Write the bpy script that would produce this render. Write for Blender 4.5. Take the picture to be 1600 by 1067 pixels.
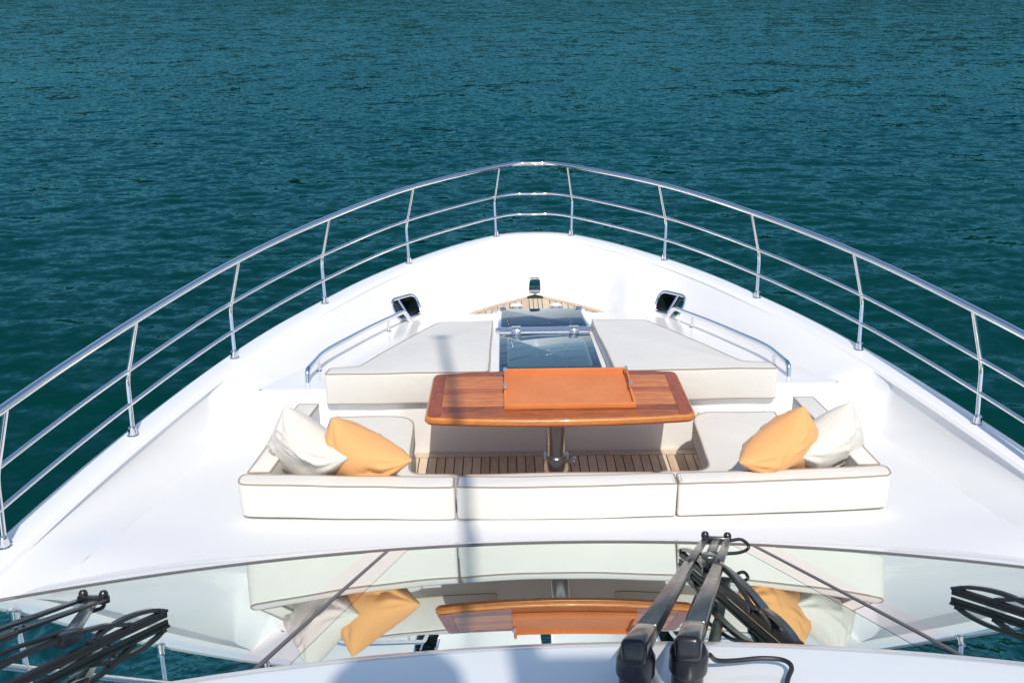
import bpy, bmesh, math, random
import numpy as np
from mathutils import Vector, Matrix
random.seed(7); np.random.seed(7)
S = bpy.context.scene
for o in list(bpy.data.objects): bpy.data.objects.remove(o)
COL = S.collection
R = math.radians

# ------------------------------------------------------------------ camera
PITCH, YAW, ROLL = math.atan(613.5/1556.0), R(.4), R(-.6)
cd = bpy.data.cameras.new('camera'); cam = bpy.data.objects.new('camera', cd); COL.objects.link(cam)
cd.sensor_width = 36; cd.sensor_fit = 'HORIZONTAL'; cd.lens = 1556/1600*36
cd.clip_start = .05; cd.clip_end = 9000
f = Vector((math.sin(YAW)*math.cos(PITCH), math.cos(YAW)*math.cos(PITCH), -math.sin(PITCH)))
r = Vector((math.cos(YAW), -math.sin(YAW), 0)); u = r.cross(f)
r2 = math.cos(ROLL)*r + math.sin(ROLL)*u; u2 = -math.sin(ROLL)*r + math.cos(ROLL)*u
m = Matrix((r2, u2, -f)).transposed().to_4x4(); m.translation = Vector((-.26, 0, 2.95))
cam.matrix_world = m
S.camera = cam
S.render.resolution_x = 1024; S.render.resolution_y = 682

# ------------------------------------------------------------------ light
SUN_EL, SUN_AZ = 51, 6            # the sun stands behind the camera, a little to starboard
to_sun = Vector((math.sin(R(SUN_AZ))*math.cos(R(SUN_EL)), -math.cos(R(SUN_AZ))*math.cos(R(SUN_EL)), math.sin(R(SUN_EL))))
w = bpy.data.worlds.new('World'); S.world = w; w.use_nodes = True
nt = w.node_tree; bg = nt.nodes['Background']
sk = nt.nodes.new('ShaderNodeTexSky'); sk.sky_type = 'NISHITA'; sk.sun_disc = False
sk.sun_elevation = R(SUN_EL); sk.sun_rotation = math.atan2(to_sun.x, to_sun.y)
sk.air_density = .9; sk.dust_density = .7; sk.ozone_density = 1.0
nt.links.new(sk.outputs[0], bg.inputs[0]); bg.inputs[1].default_value = .145
ld = bpy.data.lights.new('sun', 'SUN'); ld.energy = 3.7; ld.angle = R(.53); ld.color = (1, .93, .825)
sun = bpy.data.objects.new('sun', ld); COL.objects.link(sun)
sun.rotation_euler = to_sun.to_track_quat('Z', 'Y').to_euler()
S.view_settings.view_transform = 'Standard'; S.view_settings.look = 'None'
S.view_settings.exposure = 0.13; S.cycles.max_bounces = 14; S.cycles.diffuse_bounces = 8; S.cycles.glossy_bounces = 6
S.view_settings.gamma = 1; S.view_settings.use_curve_mapping = False

# ------------------------------------------------------------------ materials
MATS = {}
def mat(name, color, rough=.5, metal=0, coat=0, spec=.5, ior=1.5, sheen=0, coat_rough=.03):
    m = bpy.data.materials.new(name); m.use_nodes = True
    p = m.node_tree.nodes['Principled BSDF']
    p.inputs['Base Color'].default_value = (*color, 1); p.inputs['Roughness'].default_value = rough
    p.inputs['Metallic'].default_value = metal; p.inputs['Coat Weight'].default_value = coat
    p.inputs['Coat Roughness'].default_value = coat_rough
    p.inputs['Specular IOR Level'].default_value = spec; p.inputs['IOR'].default_value = ior
    p.inputs['Sheen Weight'].default_value = sheen
    MATS[name] = m
    return m, m.node_tree, p
def node(nt, t, **k):
    n = nt.nodes.new(t)
    for a, v in k.items():
        if a in n.inputs: n.inputs[a].default_value = v
        else: setattr(n, a, v)
    return n
def coords(nt, scale=(1, 1, 1), kind='Object', rot=(0, 0, 0)):
    tc = node(nt, 'ShaderNodeTexCoord'); mp = node(nt, 'ShaderNodeMapping')
    mp.inputs['Scale'].default_value = scale; mp.inputs['Rotation'].default_value = rot
    nt.links.new(tc.outputs[kind], mp.inputs[0]); return mp.outputs[0]
def noise(nt, vec, scale, detail=4, rough=.55, dist=0):
    n = node(nt, 'ShaderNodeTexNoise'); n.inputs['Scale'].default_value = scale
    n.inputs['Detail'].default_value = detail; n.inputs['Roughness'].default_value = rough; n.inputs['Distortion'].default_value = dist
    nt.links.new(vec, n.inputs['Vector']); return n.outputs['Fac']
def ramp(nt, fac, stops):
    n = node(nt, 'ShaderNodeValToRGB'); e = n.color_ramp.elements
    while len(e) < len(stops): e.new(.5)
    for i, (p, c) in enumerate(stops): e[i].position = p; e[i].color = (*c, 1)
    nt.links.new(fac, n.inputs[0]); return n.outputs[0]
def bump(nt, p, h, strength=.3, dist=.01, prev=None):
    b = node(nt, 'ShaderNodeBump'); b.inputs['Strength'].default_value = strength; b.inputs['Distance'].default_value = dist
    nt.links.new(h, b.inputs['Height'])
    if prev: nt.links.new(prev, b.inputs['Normal'])
    nt.links.new(b.outputs[0], p.inputs['Normal']); return b.outputs[0]
def mathn(nt, op, a, b=None):
    n = node(nt, 'ShaderNodeMath', operation=op)
    for i, v in enumerate((a, b)):
        if v is None: continue
        if isinstance(v, (int, float)): n.inputs[i].default_value = v
        else: nt.links.new(v, n.inputs[i])
    return n.outputs[0]

# white gelcoat: glossy, with faint soiling
m_, t_, p_ = mat('gelcoat', (.80, .80, .79), .22, coat=.5)
c = coords(t_); n1 = noise(t_, c, 1.3, 6, .6)
t_.links.new(ramp(t_, n1, [(.3, (.785, .785, .775)), (.62, (.805, .805, .795))]), p_.inputs['Base Color'])
# non-skid gelcoat with fine grain
m_, t_, p_ = mat('nonskid', (.78, .785, .785), .55)
bump(t_, p_, noise(t_, coords(t_), 420, 2, .5), .25, .002)
# upholstery
def fabric(name, col, var, scale=520, wrinkle=.25, weave=.3):
    m_, t_, p_ = mat(name, col, .85, sheen=.15, spec=.25)
    c = coords(t_)
    t_.links.new(ramp(t_, noise(t_, c, 3.1, 6, .65), [(.3, tuple(x*var for x in col)), (.7, col)]), p_.inputs['Base Color'])
    b = bump(t_, p_, noise(t_, c, scale, 2, .6), weave, .0015)
    bump(t_, p_, noise(t_, c, 5.5, 5, .55, .9), wrinkle, .018, b)
fabric('upholstery', (.70, .68, .63), .95)
fabric('piping', (.36, .29, .235), .85)
fabric('cream_linen', (.69, .65, .585), .93, 380, .35, .5)
m_ = MATS['cream_linen']; t_ = m_.node_tree; p_ = t_.nodes['Principled BSDF']
fabric('orange_cotton', (.76, .385, .150), .93, 420, .35, .25)
# waffle check of the cream pillows
t_ = MATS['cream_linen'].node_tree; p_ = t_.nodes['Principled BSDF']
c = coords(t_)
wv = [node(t_, 'ShaderNodeTexWave', wave_type='BANDS', bands_direction=d) for d in ('X', 'Z')]
for k in wv: k.inputs['Scale'].default_value = 30; t_.links.new(c, k.inputs[0])
prev = p_.inputs['Normal'].links[0].from_socket
bump(t_, p_, mathn(t_, 'MAXIMUM', wv[0].outputs['Fac'], wv[1].outputs['Fac']), .35, .003, prev)
# metals, plastics
mat('chrome', (.82, .82, .83), .07, metal=1)
mat('chrome_dull', (.55, .55, .56), .18, metal=1)
mat('black_plastic', (.012, .013, .016), .28, coat=.3)
mat('black_rubber', (.016, .016, .017), .5)
m_, t_, p_ = mat('black_paint', (.028, .027, .028), .35, metal=.2, coat=.4, coat_rough=.2)
t_.links.new(ramp(t_, noise(t_, coords(t_), 30, 5, .6), [(.35, (.26,)*3), (.7, (.36,)*3)]), p_.inputs['Roughness'])
mat('sealant', (.03, .028, .027), .6)
mat('gasket', (.14, .12, .125), .5)
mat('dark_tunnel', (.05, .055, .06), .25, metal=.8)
# teak: weathered deck planks, tone differs plank by plank
def wood(name, cols, rough, stretch, coat=0, scale=1, tone=.25):
    m_, t_, p_ = mat(name, cols[0], rough, coat=coat, spec=.35)
    oi = node(t_, 'ShaderNodeObjectInfo')
    tc = node(t_, 'ShaderNodeTexCoord'); mp = node(t_, 'ShaderNodeMapping'); mp.inputs['Scale'].default_value = stretch
    add = node(t_, 'ShaderNodeVectorMath', operation='ADD'); cmb = node(t_, 'ShaderNodeCombineXYZ')
    mul = mathn(t_, 'MULTIPLY', oi.outputs['Random'], 37.0)
    for i in range(3): t_.links.new(mul, cmb.inputs[i])
    t_.links.new(tc.outputs['Object'], mp.inputs[0]); t_.links.new(mp.outputs[0], add.inputs[0]); t_.links.new(cmb.outputs[0], add.inputs[1])
    g = noise(t_, add.outputs[0], 9*scale, 8, .62, 1.2)
    g2 = noise(t_, add.outputs[0], 60*scale, 4, .6)
    mix = mathn(t_, 'ADD', mathn(t_, 'MULTIPLY', g, .7), mathn(t_, 'MULTIPLY', g2, .3))
    mix = mathn(t_, 'ADD', mix, mathn(t_, 'MULTIPLY', mathn(t_, 'SUBTRACT', oi.outputs['Random'], .5), tone))
    n = len(cols)
    t_.links.new(ramp(t_, mix, [(.28+.46*i/(n-1), cc) for i, cc in enumerate(cols)]), p_.inputs['Base Color'])
    bump(t_, p_, g2, .12 if coat else .3, .002)
wood('teak', [(.46, .34, .24), (.62, .49, .37), (.70, .58, .46)], .7, (6, .7, 6), tone=.35)
wood('teak_pale', [(.42, .33, .24), (.55, .45, .34), (.62, .53, .42)], .7, (6, .7, 6))
wood('mahogany', [(.17, .042, .012), (.42, .12, .032), (.62, .235, .065)], .3, (.8, 9, 9), coat=.2, tone=.34)
wood('mahogany_dark', [(.16, .034, .012), (.32, .08, .028), (.40, .115, .04)], .3, (2.5, 2.5, 2.5), coat=.2, tone=.1)
wood('mahogany_edge', [(.30, .085, .018), (.55, .20, .045), (.64, .27, .07)], .3, (1.0, 8, 14), coat=.5, tone=.1)
# ribbed orange leather
m_, t_, p_ = mat('orange_leather', (.66, .215, .070), .5, spec=.35)
wv = node(t_, 'ShaderNodeTexWave', wave_type='BANDS', bands_direction='X'); wv.inputs['Scale'].default_value = 42; wv.inputs['Distortion'].default_value = .15
cc = coords(t_); t_.links.new(cc, wv.inputs[0])
t_.links.new(ramp(t_, noise(t_, cc, 5, 6, .65), [(.3, (.61, .19, .06)), (.7, (.69, .235, .08))]), p_.inputs['Base Color'])
bump(t_, p_, wv.outputs['Fac'], .5, .002)
# windscreen: dark coated glass, strongly mirroring
def mirror_glass(name, tint, deep, r0, ior=1.9):
    m = bpy.data.materials.new(name); m.use_nodes = True; t = m.node_tree; t.nodes.clear()
    out = node(t, 'ShaderNodeOutputMaterial'); mix = node(t, 'ShaderNodeMixShader')
    gl = node(t, 'ShaderNodeBsdfGlossy'); gl.inputs['Color'].default_value = (*tint, 1); gl.inputs['Roughness'].default_value = .004
    t.links.new(ramp(t, noise(t, coords(t), 55, 3, .7), [(.55, (.002,)*3), (.8, (.045,)*3)]), gl.inputs['Roughness'])
    df = node(t, 'ShaderNodeBsdfPrincipled'); df.inputs['Base Color'].default_value = (*deep, 1); df.inputs['Roughness'].default_value = .3; df.inputs['Specular IOR Level'].default_value = 0
    lw = node(t, 'ShaderNodeFresnel'); lw.inputs['IOR'].default_value = ior
    fac = mathn(t, 'MINIMUM', mathn(t, 'ADD', lw.outputs[0], r0), .95)
    t.links.new(fac, mix.inputs[0]); t.links.new(df.outputs[0], mix.inputs[1]); t.links.new(gl.outputs[0], mix.inputs[2])
    t.links.new(mix.outputs[0], out.inputs[0]); MATS[name] = m
mirror_glass('windscreen_glass', (.86, .95, .93), (.008, .02, .02), .42)
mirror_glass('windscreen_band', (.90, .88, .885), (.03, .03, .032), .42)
mirror_glass('hatch_glass', (.80, .92, 1.0), (.008, .02, .035), .02, 1.55)
mirror_glass('hatch_glass_clear', (.82, .93, 1.0), (.045, .095, .12), .02, 1.55)
# sea water
m_, t_, p_ = mat('sea_water', (.001, .032, .032), .05, spec=.11, ior=1.333)
p_.inputs['Specular Tint'].default_value = (.62, .92, 1, 1)
c = coords(t_, (1, 1, 1)); cs = coords(t_, (.75, 1.15, 1), rot=(0, 0, R(-12)))
t_.links.new(ramp(t_, noise(t_, c, .05, 4, .6), [(.3, (.0003, .026, .023)), (.7, (.0004, .037, .0285))]), p_.inputs['Base Color'])
geo = node(t_, 'ShaderNodeNewGeometry'); acc = geo.outputs['Normal']
gust = ramp(t_, noise(t_, coords(t_, (.7, 1, 1)), .045, 4, .55, .8), [(.33, (.72,)*3), (.68, (1.2,)*3)])      # patches of stronger wind
for sc_, k_, det in ((.30, .12, 2), (.8, .22, 2), (2.1, .36, 2.5), (5.5, .36, 2), (13, .20, 1)):     # wavelets, from metres to decimetres
    n_ = node(t_, 'ShaderNodeTexNoise'); n_.inputs['Scale'].default_value = sc_; n_.inputs['Detail'].default_value = det; n_.inputs['Distortion'].default_value = .4
    t_.links.new(cs, n_.inputs['Vector'])
    sub = node(t_, 'ShaderNodeVectorMath', operation='SUBTRACT'); sub.inputs[1].default_value = (.5, .5, .5); t_.links.new(n_.outputs['Color'], sub.inputs[0])
    mul_ = node(t_, 'ShaderNodeVectorMath', operation='MULTIPLY'); mul_.inputs[1].default_value = (k_*.7, k_, 0); t_.links.new(sub.outputs[0], mul_.inputs[0])
    mg = node(t_, 'ShaderNodeVectorMath', operation='MULTIPLY'); t_.links.new(mul_.outputs[0], mg.inputs[0]); t_.links.new(gust, mg.inputs[1]); mul_ = mg
    ad = node(t_, 'ShaderNodeVectorMath', operation='ADD'); t_.links.new(acc, ad.inputs[0]); t_.links.new(mul_.outputs[0], ad.inputs[1]); acc = ad.outputs[0]
nz = node(t_, 'ShaderNodeVectorMath', operation='NORMALIZE'); t_.links.new(acc, nz.inputs[0]); t_.links.new(nz.outputs[0], p_.inputs['Normal'])
p_.inputs['Specular IOR Level'].default_value = 0; p_.inputs['Roughness'].default_value = .6
gl = node(t_, 'ShaderNodeBsdfGlossy'); gl.inputs['Color'].default_value = (.14, .40, .475, 1); gl.inputs['Roughness'].default_value = .04
fr_ = node(t_, 'ShaderNodeFresnel'); fr_.inputs['IOR'].default_value = 1.333; mx_ = node(t_, 'ShaderNodeMixShader')
for q in (gl, fr_): t_.links.new(nz.outputs[0], q.inputs['Normal'])
t_.links.new(fr_.outputs[0], mx_.inputs[0]); t_.links.new(p_.outputs[0], mx_.inputs[1]); t_.links.new(gl.outputs[0], mx_.inputs[2])
t_.links.new(mx_.outputs[0], t_.nodes['Material Output'].inputs[0])

# ------------------------------------------------------------------ mesh helpers
def finish(me, angle=32):
    bm = bmesh.new(); bm.from_mesh(me); bmesh.ops.recalc_face_normals(bm, faces=bm.faces)
    for fc in bm.faces: fc.smooth = True
    for e in bm.edges:
        if len(e.link_faces) == 2: e.smooth = e.calc_face_angle(0) < R(angle)
    bm.to_mesh(me); bm.free()
def obj(name, V, F, material, parent=None, angle=32, recalc=True):
    me = bpy.data.meshes.new(name); me.from_pydata([tuple(v) for v in V], [], F)
    if recalc: finish(me, angle)
    me.materials.append(MATS[material])
    o = bpy.data.objects.new(name, me); COL.objects.link(o)
    if parent: o.parent = parent; o.matrix_parent_inverse = PINV.get(parent.name, Matrix())
    return o
PINV = {}
def thing(name, label, cat, loc=(0, 0, 0), group=None):
    o = bpy.data.objects.new(name, None); COL.objects.link(o); o.location = loc; o.empty_display_size = .1
    PINV[o.name] = Matrix.Translation(-Vector(loc))
    tag(o, label, cat, group); return o
def tag(o, label, cat, group=None):
    o['label'] = label; o['category'] = cat
    if group: o['group'] = group
class MB:
    def __init__(s): s.V = []; s.F = []
    def add(s, V, F):
        k = len(s.V); s.V += [tuple(v) for v in V]; s.F += [tuple(i+k for i in fc) for fc in F]; return s
    def build(s, name, material, parent=None, angle=32): return obj(name, s.V, s.F, material, parent, angle)
def cr(pts, n=8, closed=False):
    """Catmull-Rom through points"""
    P = [np.array(p, float) for p in pts]; out = []
    N = len(P); rng = range(N) if closed else range(N-1)
    for i in rng:
        if closed: a, b, c_, d = P[i-1], P[i], P[(i+1) % N], P[(i+2) % N]
        else: b, c_ = P[i], P[i+1]; a = P[i-1] if i > 0 else 2*b-c_; d = P[i+2] if i+2 < N else 2*c_-b
        for k in range(n):
            t = k/n; out.append(.5*((2*b)+(-a+c_)*t+(2*a-5*b+4*c_-d)*t*t+(-a+3*b-3*c_+d)*t**3))
    if not closed: out.append(P[-1])
    return out
def tube(path, rad, n=12, closed=False, caps=True):
    P = [Vector(p) for p in path]; N = len(P)
    rads = rad if isinstance(rad, (list, tuple)) else [rad]*N
    V = []; F = []; nrm = None
    for i in range(N):
        if closed: t = (P[(i+1) % N]-P[i-1])
        else: t = P[min(i+1, N-1)]-P[max(i-1, 0)]
        t.normalize()
        if nrm is None:
            nrm = t.cross(Vector((0, 0, 1)))
            if nrm.length < .01: nrm = t.cross(Vector((1, 0, 0)))
        nrm = (nrm - t*nrm.dot(t)).normalized(); bn = t.cross(nrm)
        for k in range(n):
            a = 2*math.pi*k/n; V.append(P[i]+(nrm*math.cos(a)+bn*math.sin(a))*rads[i])
    for i in range(N if closed else N-1):
        j = (i+1) % N
        for k in range(n): F.append((i*n+k, i*n+(k+1) % n, j*n+(k+1) % n, j*n+k))
    if not closed and caps: F += [tuple(range(n))[::-1], tuple((N-1)*n+k for k in range(n))]
    return V, F
def bent(pts, rad=.04, n=6):
    """polyline with rounded bends"""
    P = [Vector(p) for p in pts]; out = [P[0]]
    for i in range(1, len(P)-1):
        a, b, c_ = P[i-1], P[i], P[i+1]
        d1 = (a-b); d2 = (c_-b); rr = min(rad, d1.length*.45, d2.length*.45)
        s, e = b+d1.normalized()*rr, b+d2.normalized()*rr
        for k in range(n+1):
            t = k/n; out.append((1-t)**2*s+2*t*(1-t)*b+t*t*e)
    out.append(P[-1]); return out
def lathe(prof, n=24, at=(0, 0, 0), axis=None):
    V = []; F = []
    for rr, z in prof:
        for k in range(n): V.append(Vector((rr*math.cos(2*math.pi*k/n), rr*math.sin(2*math.pi*k/n), z)))
    for i in range(len(prof)-1):
        for k in range(n): F.append((i*n+k, i*n+(k+1) % n, (i+1)*n+(k+1) % n, (i+1)*n+k))
    F += [tuple(range(n))[::-1], tuple((len(prof)-1)*n+k for k in range(n))]
    q = Vector(axis).to_track_quat('Z', 'Y') if axis is not None else None
    return [((q @ v) if q else v)+Vector(at) for v in V], F
def box(x0, x1, y0, y1, z0, z1):
    V = [(x0, y0, z0), (x1, y0, z0), (x1, y1, z0), (x0, y1, z0), (x0, y0, z1), (x1, y0, z1), (x1, y1, z1), (x0, y1, z1)]
    return V, [(3, 2, 1, 0), (4, 5, 6, 7), (0, 1, 5, 4), (1, 2, 6, 5), (2, 3, 7, 6), (3, 0, 4, 7)]
def bevel_obj(o, w, seg=3, angle=32):
    bm = bmesh.new(); bm.from_mesh(o.data)
    es = [e for e in bm.edges if len(e.link_faces) == 2 and e.calc_face_angle(0) > R(28)]
    bmesh.ops.bevel(bm, geom=es, offset=w, segments=seg, profile=.5, affect='EDGES', clamp_overlap=True)
    bm.to_mesh(o.data); bm.free(); finish(o.data, angle); return o
def fillet(poly, rads, n=6):
    """2D polygon with rounded corners"""
    out = []; N = len(poly)
    for i in range(N):
        a, b, c_ = Vector(poly[i-1]), Vector(poly[i]), Vector(poly[(i+1) % N]); rr = rads[i] if isinstance(rads, (list, tuple)) else rads
        d1, d2 = a-b, c_-b; rr = min(rr, d1.length*.48, d2.length*.48)
        if rr < 1e-4: out.append(b); continue
        s, e = b+d1.normalized()*rr, b+d2.normalized()*rr
        for k in range(n+1):
            t = k/n; out.append((1-t)**2*s+2*t*(1-t)*b+t*t*e)
    return out
def inset2(poly, d):
    N = len(poly); out = []
    area = sum(poly[i].x*poly[(i+1) % N].y-poly[(i+1) % N].x*poly[i].y for i in range(N))
    sg = 1 if area > 0 else -1
    for i in range(N):
        a, b, c_ = poly[i-1], poly[i], poly[(i+1) % N]
        t1 = (b-a).normalized(); t2 = (c_-b).normalized()
        n1 = Vector((-t1.y, t1.x))*sg; n2 = Vector((-t2.y, t2.x))*sg
        nn = (n1+n2); L = nn.length
        nn = nn/L if L > 1e-6 else n1
        out.append(b+nn*(d/max(.5, nn.dot(n1))))
    return out
def slab(poly, zb, zt, rb=.012, rt=.02, n=4):
    """prism over a 2D outline, rounded top and bottom edges; zb / zt are functions of (x, y)"""
    fb = zb if callable(zb) else (lambda x, y: zb); ft = zt if callable(zt) else (lambda x, y: zt)
    rings = []
    for k in range(n+1):
        a = math.pi/2*k/n; rings.append((inset2(poly, rb*(1-math.sin(a))), fb, rb*(1-math.cos(a))))
    for k in range(n+1):
        a = math.pi/2*k/n; rings.append((inset2(poly, rt*(1-math.cos(a))), ft, -rt*(1-math.sin(a))))
    V = []; N = len(poly)
    for pl, fn, dz in rings:
        for p in pl: V.append((p.x, p.y, fn(p.x, p.y)+dz))
    F = [(i*N+k, i*N+(k+1) % N, (i+1)*N+(k+1) % N, (i+1)*N+k) for i in range(len(rings)-1) for k in range(N)]
    F += [tuple(range(N))[::-1], tuple((len(rings)-1)*N+k for k in range(N))]
    return V, F
def mirror(pts): return [(-p[0],)+tuple(p[1:]) for p in pts]
def grid(A, B, n, fn=None):
    """ruled sheet between two equally long point lists"""
    V = []; F = []; M = len(A)
    for j in range(n+1):
        t = j/n
        for i in range(M):
            p = np.array(A[i])*(1-t)+np.array(B[i])*t
            if fn: p = fn(p, i, t)
            V.append(tuple(p))
    for j in range(n):
        for i in range(M-1): F.append((j*M+i, j*M+i+1, (j+1)*M+i+1, (j+1)*M+i))
    return V, F
def carve(o, cutters):
    o.data.materials.append(MATS['sealant'])
    for c_ in cutters:
        md = o.modifiers.new('cut', 'BOOLEAN'); md.operation = 'DIFFERENCE'; md.object = c_; md.solver = 'EXACT'; md.material_mode = 'TRANSFER'
    dg = bpy.context.evaluated_depsgraph_get(); dg.update()
    me = bpy.data.meshes.new_from_object(o.evaluated_get(dg)); o.modifiers.clear()
    bm = bmesh.new(); bm.from_mesh(me); k = [i for i, q in enumerate(me.materials) if q == MATS['sealant']]
    bmesh.ops.delete(bm, geom=[fc for fc in bm.faces if fc.material_index in k], context='FACES'); bm.to_mesh(me); bm.free(); o.data = me

# ------------------------------------------------------------------ sea
WATER = -2.4
def axis(lo, fine0, fine1, hi, step, grow):
    a = list(np.arange(fine0, fine1, step)); s = step; x = a[-1]
    while x < hi: s *= grow; x += s; a.append(x)
    s = step; x = fine0; pre = []
    while x > lo: s *= grow; x -= s; pre.append(x)
    return np.array(pre[::-1]+a)
xs = axis(-4500, -15, 15, 4500, .072, 1.035); ys = axis(-400, 4, 32, 5500, .068, 1.028)
X, Y = np.meshgrid(xs, ys); DX = np.gradient(xs)[None, :]*np.ones_like(X); DY = np.gradient(ys)[:, None]*np.ones_like(X)
cell = np.maximum(DX*.8, DY); Z = np.zeros_like(X); rs = np.random.RandomState(3)
for i in range(60):
    lam = .42*(6.0/.42)**(rs.rand()**1.25); th = R(-82)+rs.normal(0, .55); k = 2*math.pi/lam
    amp = .023*lam/(2*math.pi)*min(1, (1.1/lam)**.9)*(.5+rs.rand()); ph = rs.rand()*6.28
    fade = np.clip((lam/cell-2.6)/3, 0, 1)
    q = k*(X*math.cos(th)+Y*math.sin(th))+ph+.9*np.sin(.55*X/lam**.5+.37*Y/lam**.5+i)
    grp = .55+.45*np.sin(.23*X/lam**.5+i*2.1)*np.sin(.31*Y/lam**.5+i)
    Z += amp*fade*grp*(np.sin(q)+.22*np.sin(2*q+1.2))
M_, N_ = X.shape
me = bpy.data.meshes.new('sea')
idx = np.arange(M_*N_).reshape(M_, N_)
quads = np.stack([idx[:-1, :-1], idx[:-1, 1:], idx[1:, 1:], idx[1:, :-1]], -1).reshape(-1, 4)
me.vertices.add(M_*N_); me.vertices.foreach_set('co', np.stack([X, Y, Z+WATER], -1).astype(np.float32).ravel())
me.loops.add(quads.size); me.loops.foreach_set('vertex_index', quads.astype(np.int32).ravel())
me.polygons.add(len(quads)); me.polygons.foreach_set('loop_start', np.arange(0, quads.size, 4, dtype=np.int32))
me.polygons.foreach_set('use_smooth', np.ones(len(quads), dtype=bool))
me.update(calc_edges=True); me.materials.append(MATS['sea_water'])
sea = bpy.data.objects.new('sea', me); COL.objects.link(sea); sea['kind'] = 'structure'; sea['label'] = 'dark teal sea rippled by small wind waves'

# wooded coast beyond the bay, above the frame; raised to screen the bright low sky, it shows only as a dark mirror on the far water
m_, t_, p_ = mat('wooded_hill', (.045, .075, .05), .9)
t_.links.new(ramp(t_, noise(t_, coords(t_), .02, 8, .7), [(.3, (.02, .04, .035)), (.7, (.045, .07, .055))]), p_.inputs['Base Color'])
na, nr = 220, 14; V = []; rs = np.random.RandomState(11)
phs = rs.rand(9)*6.28
for j in range(nr+1):
    for i in range(na+1):
        az = R(-115)+R(230)*i/na; q = j/nr
        ridge = 82+sum(15/(k_+1)*math.sin(az*(2.3*k_+3)+phs[k_]) for k_ in range(7))
        rad = 900+120*math.sin(az*3+1)+q*500
        h = ridge*math.sin(q*math.pi*.5)**.8*(1+.12*math.sin(az*37+j)+.1*math.sin(az*71+j*2.2))
        V.append((rad*math.sin(az), rad*math.cos(az), WATER-.5+h))
F = [(j*(na+1)+i, j*(na+1)+i+1, (j+1)*(na+1)+i+1, (j+1)*(na+1)+i) for j in range(nr) for i in range(na)]
hl = obj('hills', V, F, 'wooded_hill'); hl['kind'] = 'structure'; hl['label'] = 'low wooded coast across the bay'

# ------------------------------------------------------------------ the yacht
yacht = thing('motor_yacht', 'white motor yacht seen from its upper deck, bow pointing out to sea', 'yacht')
DECK = lambda y: .48-.17*(y-4.0) if y > 4.0 else .48+.22*(4.0-y)
PADZ = lambda y: .515-.133*(y-5.44)                 # moulded deck under the sunpads, falling towards the bow
RISER = 5.44
CAPZ = .60
# line of the stanchions (starboard), bow to stern
T = [(0, 8.56), (.17, 8.545), (.36, 8.45), (.68, 8.15), (1.03, 7.70), (1.31, 7.25), (1.55, 6.75), (1.77, 6.25), (1.945, 5.74), (2.09, 5.22), (2.215, 4.69), (2.32, 4.17), (2.40, 3.65), (2.52, 2.6), (2.58, 1.5), (2.60, .2), (2.60, -3)]
Tc = [Vector((p[0], p[1])) for p in cr(T, 6)]
def off(d):
    out = []
    for i, p in enumerate(Tc):
        t = (Tc[min(i+1, len(Tc)-1)]-Tc[max(i-1, 0)]).normalized(); n = Vector((-t.y, t.x))
        if i == 0: n = Vector((0, 1))
        q = p+n*d; out.append((max(q.x, 0), q.y))
    return out
O_, I_ = off(.085), off(-.085)
def both(A):                                         # starboard list (bow first) -> port stern .. bow .. starboard stern
    return mirror(A[::-1])+A[1:]
# cap rail
rows = [off(.085), off(.075), off(.05), off(-.05), off(-.075), off(-.09)]
zz = [CAPZ-.05, CAPZ-.012, CAPZ, CAPZ, CAPZ-.006, CAPZ-.022]
V = []; 
for rw, z in zip(rows, zz): V += [(p[0], p[1], z) for p in both(rw)]
Mn = len(both(Tc and O_)); F = [(j*Mn+i, j*Mn+i+1, (j+1)*Mn+i+1, (j+1)*Mn+i) for j in range(len(rows)-1) for i in range(Mn-1)]
cap = obj('bulwark_cap', V, F, 'gelcoat', yacht)
# outer hull
V = []; lv = [(CAPZ-.05, 1, 0), (CAPZ-.25, .985, .03), (-.3, .90, .35), (-1.3, .78, .9), (-2.0, .70, 1.35), (-2.9, .55, 1.9)]
for z, sc, back in lv:
    V += [(p[0]*sc, p[1]-back*max(0, (p[1]-2)/6.6), z) for p in both(off(.085))]
F = [(j*Mn+i, j*Mn+i+1, (j+1)*Mn+i+1, (j+1)*Mn+i) for j in range(len(lv)-1) for i in range(Mn-1)]
hull = obj('hull', V, F, 'gelcoat', yacht)
# inner bulwark forward: from the cap down to the edge of the fore deck
BZ = .15
Bf = [(0, 8.21, BZ), (.29, 8.0, BZ), (.56, 7.735, BZ), (.70, 7.46, PADZ(7.46)-.012), (1.02, 7.27, PADZ(7.27)-.012), (1.27, 6.78, PADZ(6.78)-.012), (1.41, 6.38, PADZ(6.38)-.012), (1.51, 6.0, PADZ(6.0)-.012), (1.62, 5.70, PADZ(5.70)-.012), (1.715, 5.49, PADZ(5.49)-.012), (1.80, RISER, .43)]
If = [(0, 8.47), (.31, 8.36), (.63, 8.06), (.84, 7.79), (1.14, 7.36), (1.40, 6.86), (1.58, 6.45), (1.75, 6.04), (1.86, 5.74), (1.935, 5.51), (1.955, RISER)]
capin = off(-.080)
def snap(p):
    q = min((Vector(a).lerp(Vector(b), k/8) for a, b in zip(capin[:-1], capin[1:]) for k in range(8)), key=lambda v: (v-Vector(p)).length); return (q.x, q.y, CAPZ-.013)
Bc = cr(Bf, 6); Ic = [np.array(snap((p[0], p[1]))) for p in cr(If, 6)]
def sag(p, i, t, hgt=None):
    h = hgt if hgt is not None else CAPZ-B[i][2]
    s = .07*math.sin(math.pi*t)*(1-.3*t)*max(0, (h-.2)/.25); q = p.copy(); q[2] -= s*.55; return q
A = mirror([tuple(p) for p in Ic[::-1]])+[tuple(p) for p in Ic[1:]]; B = mirror([tuple(p) for p in Bc[::-1]])+[tuple(p) for p in Bc[1:]]
V, F = grid(A, B, 10, sag)
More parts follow.
